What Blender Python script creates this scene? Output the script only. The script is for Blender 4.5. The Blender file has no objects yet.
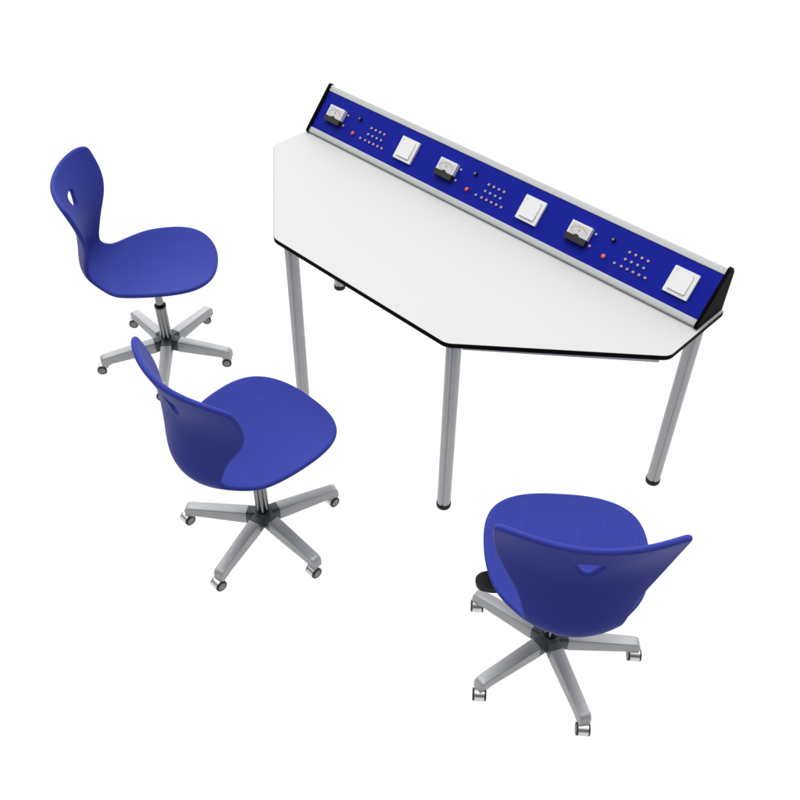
import bpy, bmesh, math
import numpy as np
from mathutils import Matrix, Vector, geometry

SC = bpy.context.scene
COL = SC.collection

# ------------------------------------------------------------------ camera
cam_d = bpy.data.cameras.new('camera')
cam_d.sensor_width = 36.0
cam_d.lens = 934.34 / 800 * 36.0
cam_d.clip_start = 0.05
cam_d.clip_end = 500
cam = bpy.data.objects.new('camera', cam_d)
COL.objects.link(cam)
_yaw, _pit, _rol = -0.7651277, 0.7503869, 0.0145715
_fw = Vector((math.sin(_yaw) * math.cos(_pit), math.cos(_yaw) * math.cos(_pit), -math.sin(_pit)))
_rt = Vector((math.cos(_yaw), -math.sin(_yaw), 0))
_up = _rt.cross(_fw)
_r2 = _rt * math.cos(_rol) + _up * math.sin(_rol)
_u2 = -_rt * math.sin(_rol) + _up * math.cos(_rol)
cm = Matrix((_r2, _u2, -_fw)).transposed().to_4x4()
cm.translation = (1.65671, -2.20194, 2.38009)
cam.matrix_world = cm
SC.camera = cam

# ------------------------------------------------------------------ studio light
world = bpy.data.worlds.new('World')
SC.world = world
world.use_nodes = True
bg = world.node_tree.nodes['Background']
bg.inputs['Color'].default_value = (1.0, 1.0, 1.0, 1)
_nt = world.node_tree
_tc = _nt.nodes.new('ShaderNodeTexCoord')
_dot = _nt.nodes.new('ShaderNodeVectorMath')       # studio dome, brightest high up behind the table's left end
_dot.operation = 'DOT_PRODUCT'
_dot.inputs[1].default_value = Vector((-0.40, 0.42, 0.81)).normalized()
_mx = _nt.nodes.new('ShaderNodeMapRange')
_mx.inputs['From Min'].default_value = 0.0
_mx.inputs['From Max'].default_value = 1.0
_mx.inputs['To Min'].default_value = 0.02
_mx.inputs['To Max'].default_value = 3.4
_nt.links.new(_tc.outputs['Generated'], _dot.inputs[0])
_pw = _nt.nodes.new('ShaderNodeMath')
_pw.operation = 'POWER'
_cl = _nt.nodes.new('ShaderNodeClamp')
_nt.links.new(_dot.outputs['Value'], _cl.inputs['Value'])
_nt.links.new(_cl.outputs['Result'], _pw.inputs[0])
_pw.inputs[1].default_value = 1.7
_nt.links.new(_pw.outputs['Value'], _mx.inputs['Value'])
_nt.links.new(_mx.outputs['Result'], bg.inputs['Strength'])


def softbox(name, loc, target, size, energy, size_y=None):
    d = bpy.data.lights.new(name, 'AREA')
    d.energy = energy
    d.shape = 'RECTANGLE'
    d.size = size
    d.size_y = size_y or size
    o = bpy.data.objects.new(name, d)
    COL.objects.link(o)
    o.location = loc
    o.rotation_euler = (Vector(target) - Vector(loc)).to_track_quat('-Z', 'Y').to_euler()
    return o


softbox('softbox_lamp', (0.2, -1.0, 6.5), (0.1, -0.7, 0.5), 4.0, 130)

SC.view_settings.view_transform = 'Standard'
SC.view_settings.look = 'None'
SC.view_settings.exposure = 0.0
SC.view_settings.gamma = 1.0
SC.render.film_transparent = False
try:
    SC.cycles.use_denoising = True
except Exception:
    pass


# ------------------------------------------------------------------ materials
def mat(name, color, rough=0.5, metal=0.0, bump=0.0, bump_scale=400.0, var=0.0, var_scale=12.0, spec=0.5, coat=0.0):
    m = bpy.data.materials.new(name)
    m.use_nodes = True
    nt = m.node_tree
    b = nt.nodes['Principled BSDF']
    b.inputs['Base Color'].default_value = (*color, 1)
    b.inputs['Roughness'].default_value = rough
    b.inputs['Metallic'].default_value = metal
    b.inputs['Specular IOR Level'].default_value = spec
    b.inputs['Coat Weight'].default_value = coat
    tc = nt.nodes.new('ShaderNodeTexCoord')
    if bump:
        nz = nt.nodes.new('ShaderNodeTexNoise')
        nz.inputs['Scale'].default_value = bump_scale
        nz.inputs['Detail'].default_value = 3
        nt.links.new(tc.outputs['Object'], nz.inputs['Vector'])
        bp = nt.nodes.new('ShaderNodeBump')
        bp.inputs['Strength'].default_value = bump
        bp.inputs['Distance'].default_value = 0.001
        nt.links.new(nz.outputs['Fac'], bp.inputs['Height'])
        nt.links.new(bp.outputs['Normal'], b.inputs['Normal'])
    if var:
        n2 = nt.nodes.new('ShaderNodeTexNoise')
        n2.inputs['Scale'].default_value = var_scale
        n2.inputs['Detail'].default_value = 4
        nt.links.new(tc.outputs['Object'], n2.inputs['Vector'])
        mr = nt.nodes.new('ShaderNodeMapRange')
        mr.inputs['From Min'].default_value = 0.3
        mr.inputs['From Max'].default_value = 0.7
        mr.inputs['To Min'].default_value = max(0.02, rough - var)
        mr.inputs['To Max'].default_value = rough + var
        nt.links.new(n2.outputs['Fac'], mr.inputs['Value'])
        nt.links.new(mr.outputs['Result'], b.inputs['Roughness'])
    return m


def shell_mat():
    """Blue moulded shell: fine grain, and a faint woven grid pressed in the seat."""
    m = mat('blue_shell_plastic', (0.029, 0.040, 0.245), 0.46, spec=0.03, bump=0.10, bump_scale=260, var=0.05, var_scale=9)
    nt = m.node_tree
    b = nt.nodes['Principled BSDF']
    tc = nt.nodes.new('ShaderNodeTexCoord')
    sep = nt.nodes.new('ShaderNodeSeparateXYZ')
    nt.links.new(tc.outputs['Object'], sep.inputs[0])

    def math_node(op, a, v=None):
        n = nt.nodes.new('ShaderNodeMath')
        n.operation = op
        nt.links.new(a, n.inputs[0])
        if v is not None:
            if isinstance(v, (int, float)):
                n.inputs[1].default_value = v
            else:
                nt.links.new(v, n.inputs[1])
        return n.outputs[0]
    lines = []
    for ax in ('X', 'Y'):
        s = math_node('MULTIPLY', sep.outputs[ax], 1 / 0.074)
        f = math_node('FRACT', s)
        d = math_node('ABSOLUTE', math_node('SUBTRACT', f, 0.5))
        lines.append(math_node('LESS_THAN', d, 0.018))
    g = math_node('MAXIMUM', lines[0], lines[1])
    low = math_node('LESS_THAN', sep.outputs['Z'], 0.47)
    nz = nt.nodes.new('ShaderNodeTexNoise')
    nz.inputs['Scale'].default_value = 14
    nt.links.new(tc.outputs['Object'], nz.inputs['Vector'])
    fade = nt.nodes.new('ShaderNodeMapRange')
    fade.inputs['From Min'].default_value = 0.42
    fade.inputs['From Max'].default_value = 0.62
    nt.links.new(nz.outputs['Fac'], fade.inputs['Value'])
    k = math_node('MULTIPLY', math_node('MULTIPLY', g, low), fade.outputs['Result'])
    k = math_node('MULTIPLY', k, 0.28)
    mx = nt.nodes.new('ShaderNodeMix')
    mx.data_type = 'RGBA'
    mx.inputs[6].default_value = (0.029, 0.040, 0.245, 1)
    mx.inputs[7].default_value = (0.050, 0.060, 0.34, 1)
    nt.links.new(k, mx.inputs[0])
    nt.links.new(mx.outputs[2], b.inputs['Base Color'])
    return m


M_SHELL = shell_mat()
M_TOP = mat('white_laminate', (0.435, 0.435, 0.435), 0.55, spec=0.3, bump=0.03, bump_scale=600)
M_EDGE = mat('black_edge_band', (0.0025, 0.0025, 0.003), 0.6, spec=0.03)
M_SILVER = mat('silver_painted_steel', (0.38, 0.39, 0.405), 0.40, metal=0.4, bump=0.06, bump_scale=900, var=0.06)
M_BASE = mat('grey_cast_aluminium', (0.36, 0.368, 0.377), 0.42, metal=0.33, bump=0.08, bump_scale=700, var=0.06)
M_HUB = mat('dark_grey_hub_plastic', (0.070, 0.088, 0.092), 0.4, spec=0.25, var=0.05)
M_CHROME = mat('chrome', (0.20, 0.20, 0.205), 0.10, metal=1.0, var=0.03)
M_BLACK = mat('black_plastic', (0.006, 0.006, 0.0065), 0.45, spec=0.25, bump=0.05)
M_CAP = mat('black_cap_plastic', (0.0025, 0.0025, 0.0025), 0.6, spec=0.03, bump=0.04)
M_LEVER = mat('charcoal_lever_plastic', (0.013, 0.013, 0.013), 0.5, spec=0.12, bump=0.1)
M_ALU = mat('anodised_aluminium', (0.49, 0.50, 0.50), 0.5, metal=0.2, bump=0.03, bump_scale=900)
M_PANEL = mat('blue_panel_sheet', (0.0065, 0.0135, 0.268), 0.55, bump=0.03, bump_scale=900, spec=0.06)
M_WHITE = mat('white_switch_plastic', (0.72, 0.72, 0.72), 0.45, spec=0.3)
M_DIAL = mat('dial_paper', (0.56, 0.55, 0.545), 0.5)
M_PRINT = mat('dial_print', (0.20, 0.19, 0.18), 0.6)
M_PRINTR = mat('dial_red_print', (0.45, 0.16, 0.12), 0.6)
M_METERBLK = mat('meter_black_cover', (0.020, 0.021, 0.019), 0.35, spec=0.3)
M_RED = mat('red_plastic', (0.70, 0.10, 0.09), 0.4)
M_REDRING = mat('red_jack_collar', (0.50, 0.14, 0.20), 0.4)
M_BLUERING = mat('grey_jack_collar', (0.17, 0.20, 0.36), 0.4)
M_CONTACT = mat('silver_contact', (0.75, 0.74, 0.72), 0.25, metal=0.8)
M_HOLE = mat('dark_socket_hole', (0.01, 0.008, 0.02), 0.6)
M_HOOD = mat('brushed_chrome_hood', (0.62, 0.62, 0.63), 0.28, metal=0.8)
M_WHEELGREY = mat('grey_wheel_cap', (0.20, 0.21, 0.21), 0.45)
M_TYRE = mat('black_tyre_rubber', (0.010, 0.010, 0.010), 0.55)
M_GREYLINE = mat('grey_gap_line', (0.16, 0.16, 0.16), 0.6)

# ------------------------------------------------------------------ helpers
WM = {}


def empty(name, M):
    o = bpy.data.objects.new(name, None)
    o.empty_display_size = 0.05
    COL.objects.link(o)
    o.matrix_basis = M
    WM[o.name] = M.copy()
    return o


def part(name, me, parent, M=None):
    """Link mesh me as a child of parent; M is its matrix in the parent's space."""
    M = M or Matrix.Identity(4)
    o = bpy.data.objects.new(name, me)
    COL.objects.link(o)
    o.parent = parent
    o.matrix_basis = M
    return o


def finish(bm, mats, smooth=True, angle=35, name='mesh'):
    bmesh.ops.recalc_face_normals(bm, faces=bm.faces)
    me = bpy.data.meshes.new(name)
    for f in bm.faces:
        f.smooth = smooth
    if smooth:
        for e in bm.edges:
            if len(e.link_faces) == 2 and e.calc_face_angle(0) > math.radians(angle):
                e.smooth = False
    bm.to_mesh(me)
    bm.free()
    for m in (mats if isinstance(mats, (list, tuple)) else [mats]):
        me.materials.append(m)
    return me


def bevel(bm, w, seg=3, edges=None, angle=30):
    es = edges if edges is not None else [e for e in bm.edges if len(e.link_faces) == 2 and e.calc_face_angle(0) > math.radians(angle)]
    bmesh.ops.bevel(bm, geom=es, offset=w, segments=seg, profile=0.5, affect='EDGES', clamp_overlap=True)


def prism(bm, pts, z0, z1, mi=0):
    """pts: 2D polygon (x,y) extruded in z."""
    a = [bm.verts.new((x, y, z0)) for x, y in pts]
    b = [bm.verts.new((x, y, z1)) for x, y in pts]
    n = len(pts)
    fs = [bm.faces.new(a[::-1]), bm.faces.new(b)]
    for i in range(n):
        fs.append(bm.faces.new((a[i], a[(i + 1) % n], b[(i + 1) % n], b[i])))
    for f in fs:
        f.material_index = mi
    return fs


def prism_x(bm, pts, x0, x1, mi=0):
    """pts: polygon in (y,z) extruded along x."""
    a = [bm.verts.new((x0, y, z)) for y, z in pts]
    b = [bm.verts.new((x1, y, z)) for y, z in pts]
    n = len(pts)
    fs = [bm.faces.new(a[::-1]), bm.faces.new(b)]
    for i in range(n):
        fs.append(bm.faces.new((a[i], a[(i + 1) % n], b[(i + 1) % n], b[i])))
    for f in fs:
        f.material_index = mi
    return fs


def box(bm, c, s, mi=0):
    x, y, z = c
    a, b, d = s[0] / 2, s[1] / 2, s[2] / 2
    return prism(bm, [(x - a, y - b), (x + a, y - b), (x + a, y + b), (x - a, y + b)], z - d, z + d, mi)


def lathe(bm, prof, seg=32, mi=0, cap=True):
    """prof: list of (r,z) bottom to top, around z."""
    rings = []
    for r, z in prof:
        rings.append([bm.verts.new((r * math.cos(2 * math.pi * i / seg), r * math.sin(2 * math.pi * i / seg), z)) for i in range(seg)])
    for k in range(len(rings) - 1):
        for i in range(seg):
            f = bm.faces.new((rings[k][i], rings[k][(i + 1) % seg], rings[k + 1][(i + 1) % seg], rings[k + 1][i]))
            f.material_index = mi[k] if isinstance(mi, (list, tuple)) else mi
    if cap:
        m0 = mi[0] if isinstance(mi, (list, tuple)) else mi
        m1 = mi[-1] if isinstance(mi, (list, tuple)) else mi
        bm.faces.new(rings[0][::-1]).material_index = m0
        bm.faces.new(rings[-1]).material_index = m1


def round_poly(pts, r, seg=8):
    out = []
    n = len(pts)
    for i in range(n):
        p0, p, p1 = Vector(pts[i - 1]), Vector(pts[i]), Vector(pts[(i + 1) % n])
        rr = r[i] if isinstance(r, (list, tuple)) else r
        a, b = (p0 - p).normalized(), (p1 - p).normalized()
        ang = a.angle(b)
        if rr <= 0:
            out.append((p.x, p.y))
            continue
        d = rr / math.tan(ang / 2)
        c = p + (a + b).normalized() * (rr / math.sin(ang / 2))
        s, e = p + a * d - c, p + b * d - c
        t0 = math.atan2(s.y, s.x)
        dt = math.atan2(e.y, e.x) - t0
        while dt > math.pi:
            dt -= 2 * math.pi
        while dt < -math.pi:
            dt += 2 * math.pi
        for k in range(seg + 1):
            t = t0 + dt * k / seg
            out.append((c.x + rr * math.cos(t), c.y + rr * math.sin(t)))
    return out


def loft(bm, sections, mi=0, caps=True):
    rings = [[bm.verts.new(p) for p in s] for s in sections]
    n = len(rings[0])
    for k in range(len(rings) - 1):
        for i in range(n):
            bm.faces.new((rings[k][i], rings[k][(i + 1) % n], rings[k + 1][(i + 1) % n], rings[k + 1][i])).material_index = mi
    if caps:
        bm.faces.new(rings[0][::-1]).material_index = mi
        bm.faces.new(rings[-1]).material_index = mi


T = Matrix.Translation
RZ = lambda a: Matrix.Rotation(a, 4, 'Z')

# ------------------------------------------------------------------ the setting: plain white floor with a made-up glow
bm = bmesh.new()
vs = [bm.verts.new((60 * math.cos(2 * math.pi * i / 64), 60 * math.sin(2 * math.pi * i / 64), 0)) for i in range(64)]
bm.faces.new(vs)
m_floor = bpy.data.materials.new('glowing_white_floor')
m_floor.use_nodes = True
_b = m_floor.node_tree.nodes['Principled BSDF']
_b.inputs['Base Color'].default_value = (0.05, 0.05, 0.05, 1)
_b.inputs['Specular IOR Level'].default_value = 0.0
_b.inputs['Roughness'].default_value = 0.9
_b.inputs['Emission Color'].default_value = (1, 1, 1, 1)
_b.inputs['Emission Strength'].default_value = 1.0  # added emission keeps the floor pure white and washes out cast shadows
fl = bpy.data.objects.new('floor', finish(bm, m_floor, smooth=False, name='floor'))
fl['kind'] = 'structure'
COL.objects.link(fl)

# ------------------------------------------------------------------ the table
H = 0.74
TH = 0.0155
W_, d_, D_, F_ = 0.8359, 0.2878, 0.6805, 0.3671
outline = [(-W_, 0), (-W_, -d_), (-F_, -D_), (F_, -D_), (W_, -d_), (W_, 0)]
table = empty('trapezoid_table', Matrix.Translation((0, -0.34, 0)))
table['label'] = 'white six-sided lab table with black edge on four round grey legs'
table['category'] = 'table'
TI = Matrix.Translation((0, 0.34, 0))
rads = [0.008, 0.040, 0.048, 0.048, 0.042, 0.008]
pts = round_poly(outline, rads, 10)
bm = bmesh.new()
prism(bm, pts, H - TH, H - 0.0012)
bevel(bm, 0.0012, 2, angle=60)
part('edge_band', finish(bm, M_EDGE, name='edge_band'), table, TI)


def inset(ps, d):
    n = len(ps)
    out = []
    for i in range(n):
        a, b, c = Vector(ps[i - 1]), Vector(ps[i]), Vector(ps[(i + 1) % n])
        t = (c - a).normalized()
        out.append((b.x - t.y * d, b.y + t.x * d))
    return out


bm = bmesh.new()
prism(bm, inset(pts, 0.0010), H - 0.0022, H)
bevel(bm, 0.0008, 2, angle=60)
part('tabletop', finish(bm, M_TOP, name='tabletop'), table, TI)

# legs: round tubes with a shallow groove down two sides, in a black foot cup
BX, BY, FX, FY = 0.7860, 0.0402, 0.3514, 0.6256


def leg_mesh():
    r, seg = 0.0222, 72
    sec = []
    for i in range(seg):
        a = 2 * math.pi * i / seg
        rr = r
        for g in (0, math.pi):
            dd = abs((a - g + math.pi) % (2 * math.pi) - math.pi)
            w = math.radians(11)
            if dd < w:
                rr = r - 0.0030 * (0.5 + 0.5 * math.cos(math.pi * dd / w))
        sec.append((rr * math.cos(a), rr * math.sin(a)))
    bm = bmesh.new()
    loft(bm, [[(x, y, z) for x, y in sec] for z in (0.008, 0.40, H - TH - 0.002)])
    return finish(bm, M_SILVER, angle=30, name='leg')


def foot_mesh():
    bm = bmesh.new()
    lathe(bm, [(0.020, 0.0), (0.0236, 0.002), (0.0246, 0.006), (0.0246, 0.018), (0.0232, 0.020), (0.0224, 0.020)], 40)
    return finish(bm, M_BLACK, name='foot_cap')


leg_me, foot_me = leg_mesh(), foot_mesh()
ga = -math.pi / 4 - 0.25
for x, y in ((-FX, -FY), (FX, -FY), (-BX, -BY), (BX, -BY)):
    l = part('leg', leg_me, table, TI @ T((x, y, 0)) @ RZ(ga))
    part('foot_cap', foot_me, l)


def rail(a, b, hgt=0.040, wid=0.028, z1=None):
    z1 = z1 or H - TH - 0.003
    a, b = Vector(a), Vector(b)
    L = (b - a).length
    bm = bmesh.new()
    box(bm, (L / 2, 0, z1 - hgt / 2), (L, wid, hgt))
    bevel(bm, 0.003, 2)
    ang = math.atan2(b.y - a.y, b.x - a.x)
    return part('frame_rail', finish(bm, M_SILVER, name='frame_rail'), table, TI @ T((a.x, a.y, 0)) @ RZ(ang))


def seg_between(p, q, gap=0.021):
    p, q = Vector(p), Vector(q)
    u = (q - p).normalized()
    return p + u * gap, q - u * gap


for sx in (-1, 1):                      # rails under the two slanting edges, inset a little from the edge
    rail((sx * 0.3690, -0.6080), (sx * 0.7920, -0.2600), hgt=0.034, wid=0.030)
rail(*seg_between((-BX, -BY), (BX, -BY)))
for sx in (-1, 1):
    rail(*seg_between((sx * FX, -FY), (sx * FX, -0.060)))

# ------------------------------------------------------------------ the console on the table's back edge
console = empty('instrument_console', T((0, -0.065, H)))
console['label'] = 'sloped blue instrument console with meters, switches and jacks, along the table back edge'
console['category'] = 'console'
CI = T((0, 0.065, -H))
PO = Vector((0, -0.131, 0.750))
_n = math.hypot(0.122, 0.136)
PV = Vector((0, 0.122 / _n, 0.136 / _n))
PN = Vector((0, -PV.z, PV.y))
PM = Matrix((Vector((1, 0, 0)), PV, PN)).transposed().to_4x4()
PM.translation = PO
PANEL = CI @ PM                        # panel space: x along, y up the slope, z out of it


def yz(v, n):
    p = PO + PV * v + PN * n
    return (p.y, p.z)


XL = 0.8155
# housing: bottom, back
bm = bmesh.new()
prism_x(bm, [(-0.122, H + 0.0012), yz(0.004, -0.006), yz(0.165, -0.006), yz(0.176, -0.011), (0.004, 0.862), (-0.003, H + 0.0012)], -XL, XL)
part('housing', finish(bm, M_ALU, name='housing'), console, CI)
bm = bmesh.new()
box(bm, (0, (0.0150 + 0.1578) / 2, -0.002), (2 * XL, 0.1578 - 0.0150, 0.004))
panel = part('panel', finish(bm, M_PANEL, name='panel'), console, PANEL)


def vn_rail(pts):
    bm = bmesh.new()
    prism_x(bm, [yz(v, n) for v, n in pts], -XL, XL)
    return part('profile_rail', finish(bm, M_ALU, angle=40, name='profile_rail'), console, CI)


def arc(c, r, a0, a1, n):
    return [(c[0] + r * math.cos(math.radians(a0 + (a1 - a0) * k / n)), c[1] + r * math.sin(math.radians(a0 + (a1 - a0) * k / n))) for k in range(n + 1)]


vn_rail([(-0.0052, -0.0068)] + arc((-0.0005, -0.0036), 0.0070, 195, 95, 12) + [(0.0135, 0.0028), (0.0147, 0.0014), (0.0147, -0.0055), (0.002, -0.0098)])
vn_rail([(0.1581, -0.0055), (0.1581, 0.0014), (0.1593, 0.0026)] + arc((0.1760, -0.0028), 0.0058, 86, -10, 10) + [(0.1800, -0.0125), (0.1680, -0.0100)])
cap = [(-0.1350, H + 0.0008), yz(-0.0092, 0.0010)] + [yz(v, n) for v, n in arc((-0.001, -0.0005), 0.0082, 160, 92, 5)] + [yz(0.168, 0.0077)] + \
      [yz(v, n) for v, n in arc((0.1745, -0.0035), 0.0112, 88, -25, 8)] + [(0.0075, 0.868), (0.0, H + 0.0008)]
for x0, x1 in ((-0.8270, -XL - 0.0004), (XL + 0.0004, 0.8270)):
    bm = bmesh.new()
    prism_x(bm, cap, x0, x1)
    bevel(bm, 0.0025, 3, angle=50)
    part('end_cap', finish(bm, M_CAP, name='end_cap'), console, CI)

# --- meter
MW, MH, MD = 0.0735, 0.0600, 0.0165     # width, height, depth
mb = bmesh.new()
fs = box(mb, (0, 0.0095, MD / 2), (MW, MH - 0.019, MD))
bevel(mb, 0.0016, 2)
meter_me = finish(mb, M_WHITE, name='meter')
mb = bmesh.new()
# black lower cover with the small bump of the pivot screw housing
pp = [(-MW / 2 - 0.0006, -MH / 2), (MW / 2 + 0.0006, -MH / 2), (MW / 2 + 0.0006, -0.0108), (0.0095, -0.0108)]
pp += [(0.0085 * math.cos(math.radians(a)), -0.0108 + 0.0052 * math.sin(math.radians(a))) for a in range(20, 161, 20)]
pp += [(-0.0095, -0.0108), (-MW / 2 - 0.0006, -0.0108)]
prism(mb, pp, 0.0, MD + 0.0012)
bevel(mb, 0.0007, 2, angle=60)
cover_me = finish(mb, M_METERBLK, name='black_cover')
mb = bmesh.new()
prism(mb, round_poly([(-MW / 2 + 0.0045, -0.0085), (MW / 2 - 0.0045, -0.0085), (MW / 2 - 0.0045, MH / 2 - 0.005), (-MW / 2 + 0.0045, MH / 2 - 0.005)], 0.002, 4), MD - 0.0005, MD + 0.0004)
cy0 = -0.020


def strip(bm, p, q, w, z, mi):
    p, q = Vector(p), Vector(q)
    u = (q - p).normalized()
    s = Vector((-u.y, u.x)) * w / 2
    f = bm.faces.new([bm.verts.new((*(a), z)) for a in (p - s, q - s, q + s, p + s)])
    f.material_index = mi


prev = None
for k in range(31):
    a = math.radians(140 - 100 * k / 30)
    p = (0.0375 * math.cos(a), cy0 + 0.0375 * math.sin(a))
    if prev:
        strip(mb, prev, p, 0.0009, MD + 0.0007, 2 if k > 18 else 1)
    prev = p
    if k % 3 == 0:
        L = 0.0046 if k % 6 == 0 else 0.003
        strip(mb, p, ((0.0375 + L) * math.cos(a), cy0 + (0.0375 + L) * math.sin(a)), 0.0009, MD + 0.0008, 1)
a = math.radians(139)                   # needle resting at zero
strip(mb, (0.014 * math.cos(a), cy0 + 0.014 * math.sin(a)), (0.040 * math.cos(a), cy0 + 0.040 * math.sin(a)), 0.0007, MD + 0.0010, 1)
strip(mb, (-0.0024, 0.0105), (0, 0.0035), 0.0014, MD + 0.0009, 1)      # the letter V
strip(mb, (0.0024, 0.0105), (0, 0.0035), 0.0014, MD + 0.0010, 1)
dial_me = finish(mb, [M_DIAL, M_PRINT, M_PRINTR], smooth=False, name='dial')

# --- jack (collar part, contact sub-part)


def jack_meshes(ringmat):
    mb = bmesh.new()
    lathe(mb, [(0.0044, 0.0), (0.0044, 0.0028), (0.0041, 0.0034), (0.0034, 0.0034), (0.0030, 0.0030)], 20)
    j = finish(mb, ringmat, name='jack')
    mb = bmesh.new()
    lathe(mb, [(0.0033, 0.0005), (0.0033, 0.0040), (0.0030, 0.0044), (0.0018, 0.0044), (0.0018, 0.0034), (0.0004, 0.0034)], 18, mi=[0, 0, 0, 1, 1])
    c = finish(mb, [M_CONTACT, M_HOLE], name='contact')
    return j, c


JR, JC = jack_meshes(M_REDRING)
JB, _x = jack_meshes(M_BLUERING)

# --- knob, lamp
mb = bmesh.new()
lathe(mb, [(0.0062, 0.0), (0.0062, 0.0095), (0.0054, 0.0108), (0.0034, 0.0110), (0.0010, 0.0111)], 24, mi=[0, 0, 0, 1])
knob_me = finish(mb, [M_BLACK, M_WHEELGREY], name='knob')
mb = bmesh.new()
lathe(mb, [(0.0082, 0.0), (0.0082, 0.0025), (0.0074, 0.0032), (0.0068, 0.0032)], 28)
bezel_me = finish(mb, mat('dark_red_bezel', (0.13, 0.012, 0.012), 0.4), name='bezel')
mb = bmesh.new()
lathe(mb, [(0.0064, 0.001), (0.0064, 0.0045), (0.0054, 0.0060), (0.0030, 0.0068), (0.0006, 0.0070)], 24)
redcap_me = finish(mb, M_RED, name='push_button')

# --- rocker switch
SW_, SH_ = 0.0800, 0.0800
mb = bmesh.new()
prism(mb, round_poly([(-SW_ / 2, -SH_ / 2), (SW_ / 2, -SH_ / 2), (SW_ / 2, SH_ / 2), (-SW_ / 2, SH_ / 2)], 0.003, 5), 0, 0.0085)
bevel(mb, 0.0016, 3, angle=60)
sw_me = finish(mb, M_WHITE, name='rocker_switch')
mb = bmesh.new()
rx0, rx1, ry0, ry1 = -0.0285, 0.0265, -0.0290, 0.0290
prism(mb, [(rx0 - 0.0007, ry0 - 0.0009), (rx1 + 0.0009, ry0 - 0.0009), (rx1 + 0.0009, ry1), (rx0 - 0.0007, ry1)], 0.0080, 0.00865)
gap_me = finish(mb, M_GREYLINE, smooth=False, name='gap')
mb = bmesh.new()
a = [mb.verts.new(p) for p in ((rx0, ry0, 0.0085), (rx1, ry0, 0.0085), (rx1, ry1, 0.0085), (rx0, ry1, 0.0085))]
b = [mb.verts.new(p) for p in ((rx0, ry0, 0.0125), (rx1, ry0, 0.0125), (rx1, ry1, 0.0096), (rx0, ry1, 0.0096))]
mb.faces.new(a[::-1])
mb.faces.new(b)
for i in range(4):
    mb.faces.new((a[i], a[(i + 1) % 4], b[(i + 1) % 4], b[i]))
bevel(mb, 0.0006, 2)
rock_me = finish(mb, M_WHITE, name='rocker')
mb = bmesh.new()
lathe(mb, [(0.0016, 0.0095), (0.0016, 0.0103), (0.0004, 0.0106)], 14)
screw_me = finish(mb, M_GREYLINE, name='screw')

PER = 0.5445
for k in range(3):
    x0 = PER * (k - 2)                  # measured on the right-hand station
    m = part('meter', meter_me, console, PANEL @ T((x0 + 0.3625, 0.0866, 0)))
    part('black_cover', cover_me, m)
    part('dial', dial_me, m)
    for v in (0.1064, 0.0672):
        j = part('jack', JB if v > 0.1 else JR, console, PANEL @ T((x0 + 0.4108, v, 0)))
        part('contact', JC, j)
    part('knob', knob_me, console, PANEL @ T((x0 + 0.4712, 0.1143, 0)))
    z = part('bezel', bezel_me, console, PANEL @ T((x0 + 0.4672, 0.0578, 0)))
    part('push_button', redcap_me, z)
    spots = [(0.5347 + 0.02133 * i, 0.1017, JR) for i in range(4)] + [(0.5336 + 0.02140 * i, 0.0783, JB) for i in range(4)]
    spots += [(0.5092, 0.0545, JB)] + [(0.5336 + 0.02065 * i, 0.0547, JR) for i in range(5)]
    for (x, v, me) in spots:
        j = part('jack', me, console, PANEL @ T((x0 + x, v, 0)))
        part('contact', JC, j)
    s = part('rocker_switch', sw_me, console, PANEL @ T((x0 + 0.7200, 0.0865, 0)))
    part('gap', gap_me, s)
    part('rocker', rock_me, s)
    for sx in (rx0 + 0.001, rx1 - 0.003):
        part('screw', screw_me, s, T((sx, ry1 - 0.0015, -0.0005)))

# ------------------------------------------------------------------ the swivel chair
PROF = np.array([0.23455, 0.42982, 0.11802, 0.42151, -0.01138, 0.40121, -0.1154, 0.38733, -0.1898, 0.41122, -0.2344, 0.46951,
                 -0.2215, 0.56476, -0.21337, 0.67629, -0.25755, 0.8101]).reshape(9, 2)
WID = np.array([0.2165, 0.21336, 0.21055, 0.1765, 0.1305, 0.11881, 0.14385, 0.20778, 0.21637])
CUR = np.array([0.70539, 0.79705, 1.16018, 1.60744, 2.40282, 2.73137, 1.97982, 1.36981, 1.30132])
A_F, A_T = 0.18758, 0.0511


def crom(ctrl, t):
    n = len(ctrl)
    x = t * (n - 1)
    i = np.clip(x.astype(int), 0, n - 2)
    u = x - i
    ext = np.concatenate([[2 * ctrl[0] - ctrl[1]], ctrl, [2 * ctrl[-1] - ctrl[-2]]])
    a, b, c, d = ext[i], ext[i + 1], ext[i + 2], ext[i + 3]
    if ctrl.ndim > 1:
        u = u[:, None]
    return b + .5 * u * (c - a + u * (2 * a - 5 * b + 4 * c - d + u * (3 * (b - c) + d - a)))


NS = 401
TT = np.linspace(0, 1, NS)


def smooth_curve(y, sig=11):
    k = np.exp(-0.5 * (np.arange(-3 * sig, 3 * sig + 1) / sig) ** 2)
    k /= k.sum()
    p = 3 * sig
    ext = np.concatenate([2 * y[0] - y[p:0:-1], y, 2 * y[-1] - y[-2:-p - 2:-1]])
    return np.convolve(ext, k, 'valid')


CF, CZ = smooth_curve(crom(PROF, TT)[:, 0]), smooth_curve(crom(PROF, TT)[:, 1])
WW, CC = smooth_curve(crom(WID, TT)), smooth_curve(crom(CUR, TT), 16)
SIG = np.concatenate([[0], np.cumsum(np.hypot(np.diff(CF), np.diff(CZ)))])
dF, dZ = np.gradient(CF, SIG), np.gradient(CZ, SIG)
ln = np.hypot(dF, dZ)
NF, NZ = dZ / ln, -dF / ln


def surf(s, l):
    s = np.clip(s, 0, SIG[-1])
    c = np.interp(s, SIG, CC)
    return np.stack([np.interp(s, SIG, CF) + np.interp(s, SIG, NF) * c * l * l, l,
                     np.interp(s, SIG, CZ) + np.interp(s, SIG, NZ) * c * l * l], -1)


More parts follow.
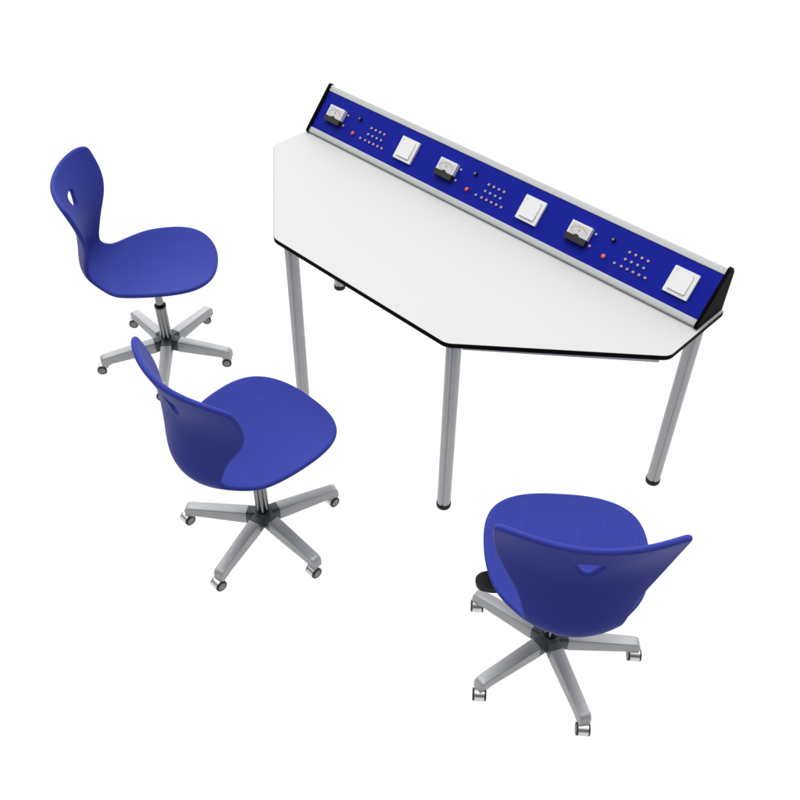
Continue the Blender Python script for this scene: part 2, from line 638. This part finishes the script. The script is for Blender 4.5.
def shell_mesh():
    HT, RR = 0.0082, 0.0085             # half thickness, rounding of the rim
    # outline in (arc length, lateral)
    te = np.concatenate([0.25 * (1 - np.cos(np.linspace(0, np.pi / 2, 240)[:-1])) * 1.0, np.linspace(0.25, 0.85, 200)[:-1],
                         1 - 0.15 * (1 - np.cos(np.linspace(np.pi / 2, 0, 240)))])
    w = np.interp(te, TT, WW)
    x = np.clip(1 - te / A_F, 0, 1)
    w = w * np.clip(1 - x ** 2.3, 0, 1) ** (1 / 2.3)
    x = np.clip(1 - (1 - te) / A_T, 0, 1)
    w = w * np.clip(1 - x ** 2.6, 0, 1) ** (1 / 2.6)
    s = np.interp(te, TT, SIG)
    loop = np.concatenate([np.stack([s, w], 1), np.stack([s, -w], 1)[-2:0:-1]])

    def resample(p, step):
        q = np.vstack([p, p[:1]])
        L = np.concatenate([[0], np.cumsum(np.linalg.norm(np.diff(q, axis=0), axis=1))])
        n = int(round(L[-1] / step))
        u = np.linspace(0, L[-1], n + 1)[:-1]
        return np.stack([np.interp(u, L, q[:, 0]), np.interp(u, L, q[:, 1])], 1)
    loop = resample(loop, 0.004)
    # eye-shaped grip hole: nearly flat above, a blunt V below
    SH = 0.742
    hp = np.array(round_poly([(SH + 0.027, -0.0375), (SH + 0.032, 0.0), (SH + 0.027, 0.0375), (SH - 0.040, 0.0)], [0.0105, 0.08, 0.0105, 0.016], 8))
    hole = resample(hp, 0.0022)

    def area(p):
        return 0.5 * np.sum(p[:, 0] * np.roll(p[:, 1], -1) - np.roll(p[:, 0], -1) * p[:, 1])
    if area(loop) < 0:
        loop = loop[::-1]
    if area(hole) > 0:
        hole = hole[::-1]               # material always on the left

    def offs(p, d):
        t = np.roll(p, -1, 0) - np.roll(p, 1, 0)
        t /= np.linalg.norm(t, axis=1)[:, None]
        return p + np.stack([-t[:, 1], t[:, 0]], 1) * d
    ths = np.radians([0, 14, 28, 42, 56, 70, 82, 90])
    P, Hh, E = [], [], []

    def add_loop(p, h):
        b = len(P)
        P.extend(p.tolist())
        Hh.extend([h] * len(p))
        E.extend([(b + i, b + (i + 1) % len(p)) for i in range(len(p))])
    for base, rr in ((loop, RR), (hole, 0.0075)):
        for th in ths:
            add_loop(offs(base, rr * (1 - math.cos(th))), HT * math.sin(th))
    # interior grid
    g = 0.0075
    gx, gy = np.meshgrid(np.arange(0, SIG[-1], g), np.arange(-0.25, 0.25, g), indexing='ij')
    G = np.stack([gx.ravel(), gy.ravel()], 1)

    def inside(p, poly):
        x, y = p[:, :1], p[:, 1:]
        a, b = poly, np.roll(poly, -1, 0)
        c = ((a[:, 1] > y) != (b[:, 1] > y)) & (x < (b[:, 0] - a[:, 0]) * (y - a[:, 1]) / (b[:, 1] - a[:, 1] + 1e-15) + a[:, 0])
        return c.sum(1) % 2 == 1

    def dist(p, poly):
        return np.sqrt(((p[:, None, :] - poly[None]) ** 2).sum(2)).min(1)
    k = inside(G, loop) & ~inside(G, hole)
    G = G[k]
    G = G[(dist(G, loop) > RR + 0.004) & (dist(G, hole) > 0.0115)]
    P.extend(G.tolist())
    Hh.extend([HT] * len(G))
    co, _, tris, ov, _, _ = geometry.delaunay_2d_cdt([Vector(p) for p in P], E, [], 0, 1e-7)
    co = np.array([(c.x, c.y) for c in co])
    hh = np.array([Hh[o[0]] if o else HT for o in ov])
    tris = np.array([list(t) for t in tris])
    cen = co[tris].mean(1)
    tris = tris[inside(cen, loop) & ~inside(cen, hole)]
    e = 1e-4
    S0 = surf(co[:, 0], co[:, 1])
    ds = surf(np.clip(co[:, 0] + e, 0, SIG[-1]), co[:, 1]) - surf(np.clip(co[:, 0] - e, 0, SIG[-1]), co[:, 1])
    dl = surf(co[:, 0], co[:, 1] + e) - surf(co[:, 0], co[:, 1] - e)
    n = np.cross(dl, ds)
    n /= np.linalg.norm(n, axis=1)[:, None]
    if n[np.argmin(np.abs(co[:, 0] - 0.1) + np.abs(co[:, 1])), 2] < 0:
        n = -n
    top, bot = S0 + n * hh[:, None], S0 - n * hh[:, None]
    nv = len(co)
    rim = hh < 1e-9
    bidx = np.where(rim, np.arange(nv), np.arange(nv) + nv)
    V = np.vstack([top, bot])
    Fs = tris.tolist() + [[bidx[t[2]], bidx[t[1]], bidx[t[0]]] for t in tris]
    bm = bmesh.new()
    vs = [bm.verts.new(v) for v in V]
    for f in Fs:
        try:
            bm.faces.new([vs[i] for i in f])
        except ValueError:
            pass
    bmesh.ops.delete(bm, geom=[v for v in bm.verts if not v.link_faces], context='VERTS')
    return finish(bm, M_SHELL, angle=80, name='seat_shell')


YAW = [49.04, 89.07, 130.84]
BASES = [(-0.92921, -0.81364), (0.00783, -1.10846), (0.93914, -0.82423)]
SEAT_DZ = [-0.0041, -0.0017, 0.0033]
LEGANG = [math.radians(32.345 - 49.04 + 72 * k) for k in range(5)]   # relative to the seat's facing

DOWN = T((0, 0, -0.01104)) @ Matrix.Scale(1.00464, 4)     # settles everything above the castors


def lower(me):
    me.transform(DOWN)
    return me


chair = empty('swivel_chair', T((0, 0, 0)))
part('seat_shell', lower(shell_mesh()), chair)

# plate and mechanism under the seat
bm = bmesh.new()
prism(bm, round_poly([(-0.10, -0.075), (0.085, -0.075), (0.085, 0.075), (-0.10, 0.075)], 0.03, 6), 0.366, 0.386)
bevel(bm, 0.005, 2, angle=60)
prism(bm, round_poly([(-0.055, -0.04), (0.05, -0.04), (0.05, 0.04), (-0.055, 0.04)], 0.012, 5), 0.347, 0.3655)
part('seat_mount', lower(finish(bm, M_LEVER, name='seat_mount')), chair)
# lever paddle on the sitter's left
bm = bmesh.new()
pl = [(0.006, 0.05), (0.010, 0.15), (0.012, 0.185), (0.004, 0.214), (-0.012, 0.229), (-0.030, 0.229), (-0.044, 0.217), (-0.049, 0.19), (-0.047, 0.15), (-0.040, 0.05)]
pl = round_poly(pl, [0, 0.05, 0.03, 0.03, 0.02, 0.02, 0.02, 0.03, 0.05, 0], 4)
prism(bm, pl, 0.3575, 0.3660)
bevel(bm, 0.0022, 2, angle=50)
prism(bm, [(p[0] + 0.0005, p[1] - 0.002) for p in pl], 0.3470, 0.3560)
bevel(bm, 0.0018, 2, edges=[e for e in bm.edges if all(v.co.z < 0.3562 for v in e.verts) and len(e.link_faces) == 2 and e.calc_face_angle(0) > 0.9])
part('lever', lower(finish(bm, M_LEVER, name='lever')), chair)

# gas column
bm = bmesh.new()
lathe(bm, [(0.0140, 0.20), (0.0140, 0.347)], 40)
part('piston', lower(finish(bm, M_CHROME, name='piston')), chair)
bm = bmesh.new()
lathe(bm, [(0.0205, 0.100), (0.0205, 0.248)], 48)
part('column', lower(finish(bm, M_CHROME, name='column')), chair)
bm = bmesh.new()
lathe(bm, [(0.0208, 0.2482), (0.0218, 0.2500), (0.0218, 0.2560), (0.0195, 0.2590), (0.0150, 0.2590)], 40)
part('collar', lower(finish(bm, M_BLACK, name='collar')), chair)

# hub with five sockets
bm = bmesh.new()
lathe(bm, [(0.024, 0.056), (0.029, 0.060), (0.030, 0.098), (0.028, 0.1045), (0.0225, 0.1060)], 40)


def leg_section(r, z, w, h, ang_tilt=0.0):
    """Cross-section of a base leg at radius r: rounded-top box, in the plane across the leg; centre z is the top."""
    ca, sa = math.cos(ang_tilt), math.sin(ang_tilt)
    pts2 = round_poly([(-w / 2, -h), (w / 2, -h), (w / 2 * 0.94, -h * 0.13), (w / 2 * 0.76, 0), (-w / 2 * 0.76, 0), (-w / 2 * 0.94, -h * 0.13)],
                      [0.003, 0.003, 0.003, 0.003, 0.003, 0.003], 3)
    return [(r + q * sa, p, z + q * ca) for p, q in pts2]


for a in LEGANG:
    bm2 = bmesh.new()
    loft(bm2, [leg_section(0.015, 0.1025, 0.0408, 0.047), leg_section(0.050, 0.1010, 0.0403, 0.046)])
    for v in bm2.verts:
        v.co = RZ(a) @ v.co
    me = bpy.data.meshes.new('tmp')
    bm2.to_mesh(me)
    bm2.free()
    bm.from_mesh(me)
    bpy.data.meshes.remove(me)
part('hub', lower(finish(bm, M_HUB, name='hub')), chair)

# a leg: slopes down a little, tapers, and bends down over its castor
side = [(0.0505, 0.0540), (0.0505, 0.0995), (0.2360, 0.0865)]
side += [(0.2385 + 0.0187 * math.sin(math.radians(d)), 0.0677 + 0.0187 * math.cos(math.radians(d))) for d in (12, 30, 48, 66, 84)]
side += [(0.2575, 0.0495), (0.2270, 0.0495), (0.2255, 0.0515), (0.2200, 0.0532), (0.2140, 0.0538)]
bm = bmesh.new()
rows = []
for sy in (-1, 1):
    rows.append([bm.verts.new((r, sy * (0.0196 - 0.0034 * (r - 0.05) / 0.207), z)) for r, z in side])
ns = len(side)
for i in range(ns):
    bm.faces.new((rows[0][i], rows[0][(i + 1) % ns], rows[1][(i + 1) % ns], rows[1][i]))
bm.faces.new(rows[0][::-1])
bm.faces.new(rows[1])
bmesh.ops.recalc_face_normals(bm, faces=bm.faces)
top_edges = []
for rw in rows:
    for i in range(1, 8):
        top_edges.append(bm.edges.get((rw[i], rw[i + 1])))
bevel(bm, 0.0042, 3, edges=top_edges)
leg5_me = lower(finish(bm, M_BASE, angle=28, name='leg'))
for a in LEGANG:
    part('leg', leg5_me, chair, RZ(a))

# castor: chrome hood over two thin wheels, trailing towards the back of the seat
bm = bmesh.new()
hw = 0.0136
hood = []
for deg in range(-50, 181, 21):
    t = math.radians(deg)
    hood.append((-0.0192 * math.cos(t), 0.0198 + 0.0192 * math.sin(t)))
inner = [(-0.0150 * math.cos(math.radians(d)), 0.0190 + 0.0150 * math.sin(math.radians(d))) for d in range(180, -51, -21)]
ring = hood + inner
a_ = [bm.verts.new((x, -hw, z)) for x, z in ring]
b_ = [bm.verts.new((x, hw, z)) for x, z in ring]
nr = len(ring)
for i in range(nr):
    bm.faces.new((a_[i], a_[(i + 1) % nr], b_[(i + 1) % nr], b_[i]))
nh = len(hood)
for arr, flip in ((a_, False), (b_, True)):
    for i in range(nh - 1):
        q = [arr[i], arr[i + 1], arr[nr - 2 - i], arr[nr - 1 - i]]
        bm.faces.new(q if flip else q[::-1])
hood_me = finish(bm, M_HOOD, angle=40, name='castor')
bm = bmesh.new()
lathe(bm, [(0.0075, 0.034), (0.0075, 0.046)], 20)
stem_me = finish(bm, M_CHROME, name='stem')
bm = bmesh.new()
prof = [(0.004, -0.0025), (0.0160, -0.0025), (0.0180, -0.0017), (0.0180, 0.0008), (0.0168, 0.0023), (0.0134, 0.0025), (0.0130, 0.0019), (0.0008, 0.0023)]
lathe(bm, prof, 36, mi=[0, 0, 0, 0, 0, 0, 1])
wheel_me = finish(bm, [M_TYRE, M_WHEELGREY], name='wheel')
RXp = Matrix.Rotation(-math.pi / 2, 4, 'X')     # wheel axis z -> +y
RXm = Matrix.Rotation(math.pi / 2, 4, 'X')
for a in LEGANG:
    px, py = 0.2475 * math.cos(a), 0.2475 * math.sin(a)
    c = part('castor', hood_me, chair, T((px - 0.010, py, 0)))
    part('stem', stem_me, c, T((0.010, 0, 0)))
    part('wheel', wheel_me, c, T((0, 0.0164, 0.0181)) @ RXp)
    part('wheel', wheel_me, c, T((0, -0.0164, 0.0181)) @ RXm)


def copy_tree(o, parent=None):
    c = o.copy()
    COL.objects.link(c)
    if parent is not None:
        c.parent = parent
        c.matrix_basis = o.matrix_basis.copy()
    for ch in [x for x in list(bpy.data.objects) if x.parent == o]:
        copy_tree(ch, c)
    return c


chairs = [chair, copy_tree(chair), copy_tree(chair)]
LAB = ['blue swivel chair showing the grip hole in its backrest, farthest left beside the table end',
       'blue swivel chair standing between the other two, seen from its back right side',
       'blue swivel chair seen straight from behind, with black lever showing under its seat']
for c, y, p, lb in zip(chairs, YAW, BASES, LAB):
    c.matrix_basis = T((p[0], p[1], 0)) @ RZ(math.radians(y))
    c['label'] = lb
    c['category'] = 'chair'
    c['group'] = 'blue swivel chairs around the table'
